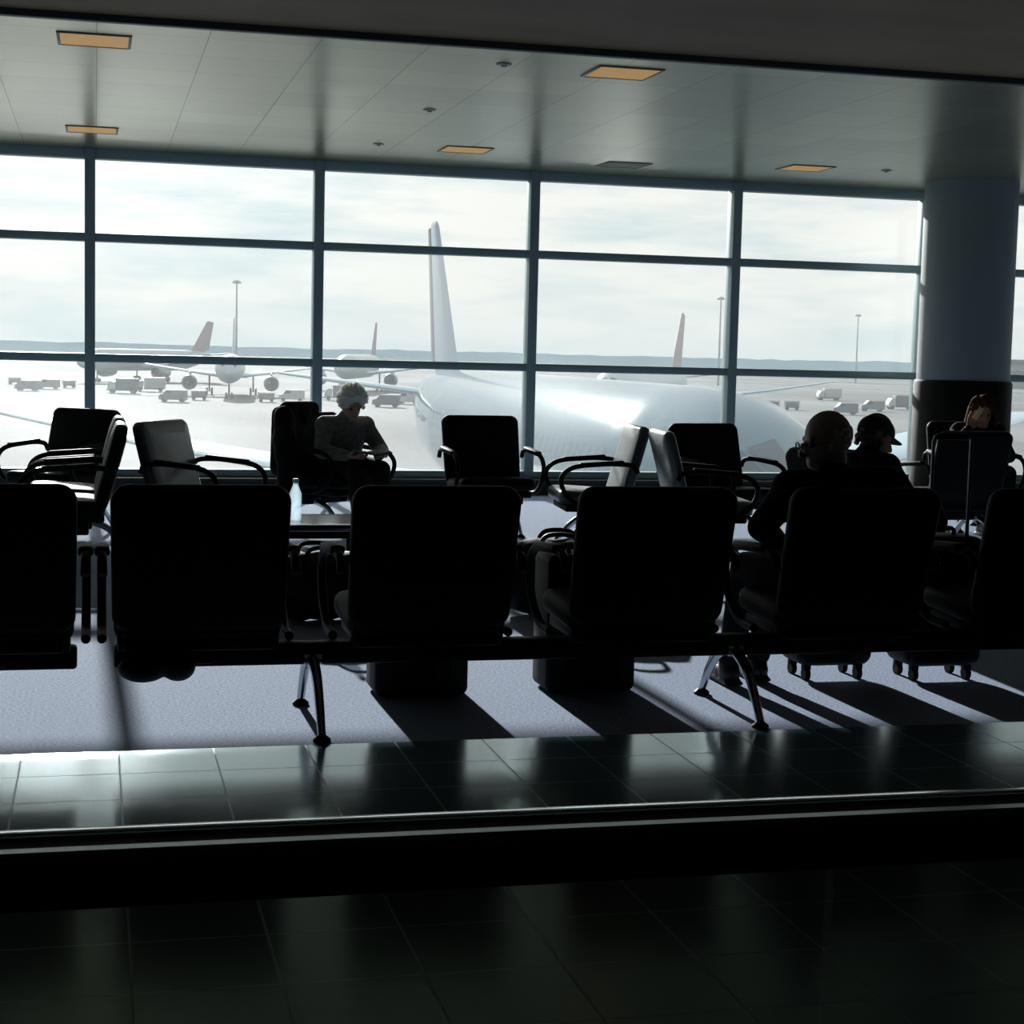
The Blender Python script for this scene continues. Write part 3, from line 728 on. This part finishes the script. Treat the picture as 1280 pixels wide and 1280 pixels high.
def wheels(t, pts, r):
    for x, y in pts:
        MB().lathe([(.1, -.12), (r, -.12), (r, .12), (.1, .12)], T((x, y, r)) @ RY(90), 14).build('wheel', m_dark, t)
VS = .74
def van(px, D, rz, m, label):
    t = thing('service_van', label, 'van', polar(px, D, GZ), rad(rz), 'apron vehicles'); t.scale = (VS,)*3
    MB().prism([(-2.4, .4), (-2.4, 2.2), (1.0, 2.2), (1.6, 1.5), (2.4, 1.25), (2.5, .4)], -.95, .95).build('van_body', m, t)
    MB().prism([(1.02, 2.1), (1.55, 1.52), (.2, 1.52), (.2, 2.1)], -.97, .97).build('van_window', m_wd, t)
    wheels(t, [(-.85, -1.6), (.85, -1.6), (-.85, 1.6), (.85, 1.6)], .36)
def truck(px, D, rz, m, label):
    t = thing('service_truck', label, 'truck', polar(px, D, GZ), rad(rz), 'apron vehicles'); t.scale = (VS,)*3
    MB().box((0, -1.2, 1.9), (2.3, 4.6, 2.4), bev=.08).build('cargo_box', m, t)
    MB().prism([(1.3, .5), (1.3, 2.4), (2.2, 2.4), (2.8, 1.6), (2.9, .5)], -1.05, 1.05).build('cab', m_vw, t)
    MB().box((0, 0, .6), (1.0, 6.4, .25)).build('chassis', m_dark, t)
    wheels(t, [(-.95, -2.4), (.95, -2.4), (-.95, 2), (.95, 2)], .45)
def cart(px, D, rz, label):
    t = thing('baggage_cart', label, 'cart', polar(px, D, GZ), rad(rz), 'apron vehicles'); t.scale = (VS,)*3
    MB().box((0, 0, .55), (1.5, 3, .15), bev=.03).build('deck', m_dark, t)
    c = MB(); c.box((0, 0, 1.85), (1.6, 3.1, .08))
    for sx in (-1, 1):
        for sy in (-1, 1): c.box((sx*.72, sy*1.45, 1.2), (.07, .07, 1.3))
    c.build('canopy', m_vd, t)
    MB().box((0, 0, 1.15), (1.3, 2.7, 1.05), bev=.12).build('load', m_vy, t)
    wheels(t, [(-.65, -1), (.65, -1), (-.65, 1), (.65, 1)], .28)
van(32, 262, 70, m_vd, 'dark van, leftmost vehicle on the apron')
van(58, 275, 80, m_vy, 'grey van beside the leftmost dark van on the apron')
cart(84, 285, 80, 'baggage cart right of the leftmost vans')
cart(16, 300, 80, 'baggage cart at the left edge of the window view')
truck(150, 262, 75, m_vd, 'dark box truck left of the distant airliner')
truck(184, 275, 90, m_vw, 'white box truck beside the engine of the distant airliner')
van(214, 225, 75, m_vy, 'grey van nearest the window, below the distant airliner')
cart(246, 236, 80, 'baggage cart under the left wing of the distant airliner')
cart(330, 234, 80, 'baggage cart under the right wing of the distant airliner')
van(362, 240, 80, m_vw, 'white van right of the distant airliner')
truck(420, 250, 85, m_vy, 'grey box truck behind the curly haired woman')
van(480, 225, 70, m_vd, 'dark van left of the white van by the large tail')
van(508, 240, 60, m_vw, 'white van left of the large airliner tail')
cart(936, 255, 75, 'first baggage cart of the dark train right of the light mast')
cart(961, 256, 75, 'second baggage cart of the dark train')
cart(986, 257, 75, 'last baggage cart of the dark train')
truck(1030, 330, 85, m_vw, 'white box truck right of the baggage carts')
van(1052, 240, 80, m_vd, 'dark van between the cart train and the grey van')
van(1086, 260, 80, m_vy, 'grey van under the farthest light mast')
truck(1120, 275, 85, m_vd, 'dark box truck closest to the column')
truck(740, 300, 80, m_vw, 'white box truck behind the large airliner tailplane')
truck(700, 320, 80, m_vd, 'dark box truck behind the large airliner tailplane')

# ------------------------------------------------------------------ light
SE, SA = rad(16.5), rad(-.9)
sd = V((sin(SA)*cos(SE), cos(SA)*cos(SE), sin(SE)))
ld = bpy.data.lights.new('sun', 'SUN'); ld.energy = 8.5; ld.angle = rad(.6); ld.color = (1, .985, .96)
sun = bpy.data.objects.new('sun', ld); C.objects.link(sun); sun.rotation_euler = (-sd).to_track_quat('-Z', 'Y').to_euler()
w = bpy.data.worlds.new('sky'); sc.world = w; w.use_nodes = True; nt = w.node_tree; nt.nodes.clear()
N = nt.nodes.new; L = nt.links.new
o = N('ShaderNodeOutputWorld'); bg = N('ShaderNodeBackground'); tc = N('ShaderNodeTexCoord')
mp = N('ShaderNodeMapping'); mp.inputs['Scale'].default_value = (1, 1, 5.5); L(tc.outputs['Generated'], mp.inputs['Vector'])
nz = N('ShaderNodeTexNoise'); nz.inputs['Scale'].default_value = 7; nz.inputs['Detail'].default_value = 9; nz.inputs['Roughness'].default_value = .6; L(mp.outputs[0], nz.inputs['Vector'])
rp_ = N('ShaderNodeValToRGB'); e = rp_.color_ramp.elements; e[0].position = .38; e[0].color = (.74, .83, .85, 1); e[1].position = .58; e[1].color = (1.04, 1.015, .96, 1); L(nz.outputs['Fac'], rp_.inputs['Fac'])
sp = N('ShaderNodeSeparateXYZ'); L(tc.outputs['Generated'], sp.inputs[0])
mr = N('ShaderNodeMapRange'); mr.inputs['From Min'].default_value = .0; mr.inputs['From Max'].default_value = .03; mr.inputs['To Min'].default_value = .65; mr.inputs['To Max'].default_value = 0; L(sp.outputs['Z'], mr.inputs['Value'])
mx = N('ShaderNodeMix'); mx.data_type = 'RGBA'; L(mr.outputs[0], mx.inputs['Factor']); L(rp_.outputs['Color'], mx.inputs['A']); mx.inputs['B'].default_value = (.80, .90, .925, 1)
dt = N('ShaderNodeVectorMath'); dt.operation = 'DOT_PRODUCT'; L(tc.outputs['Generated'], dt.inputs[0]); dt.inputs[1].default_value = sd
cl = N('ShaderNodeMath'); cl.operation = 'MAXIMUM'; cl.inputs[1].default_value = 0; L(dt.outputs['Value'], cl.inputs[0])
pw = N('ShaderNodeMath'); pw.operation = 'POWER'; pw.inputs[1].default_value = 60; L(cl.outputs[0], pw.inputs[0])
ml = N('ShaderNodeMath'); ml.operation = 'MULTIPLY_ADD'; ml.inputs[1].default_value = .7; ml.inputs[2].default_value = 1.0; L(pw.outputs[0], ml.inputs[0])
L(mx.outputs['Result'], bg.inputs['Color']); L(ml.outputs[0], bg.inputs['Strength']); L(bg.outputs[0], o.inputs['Surface'])
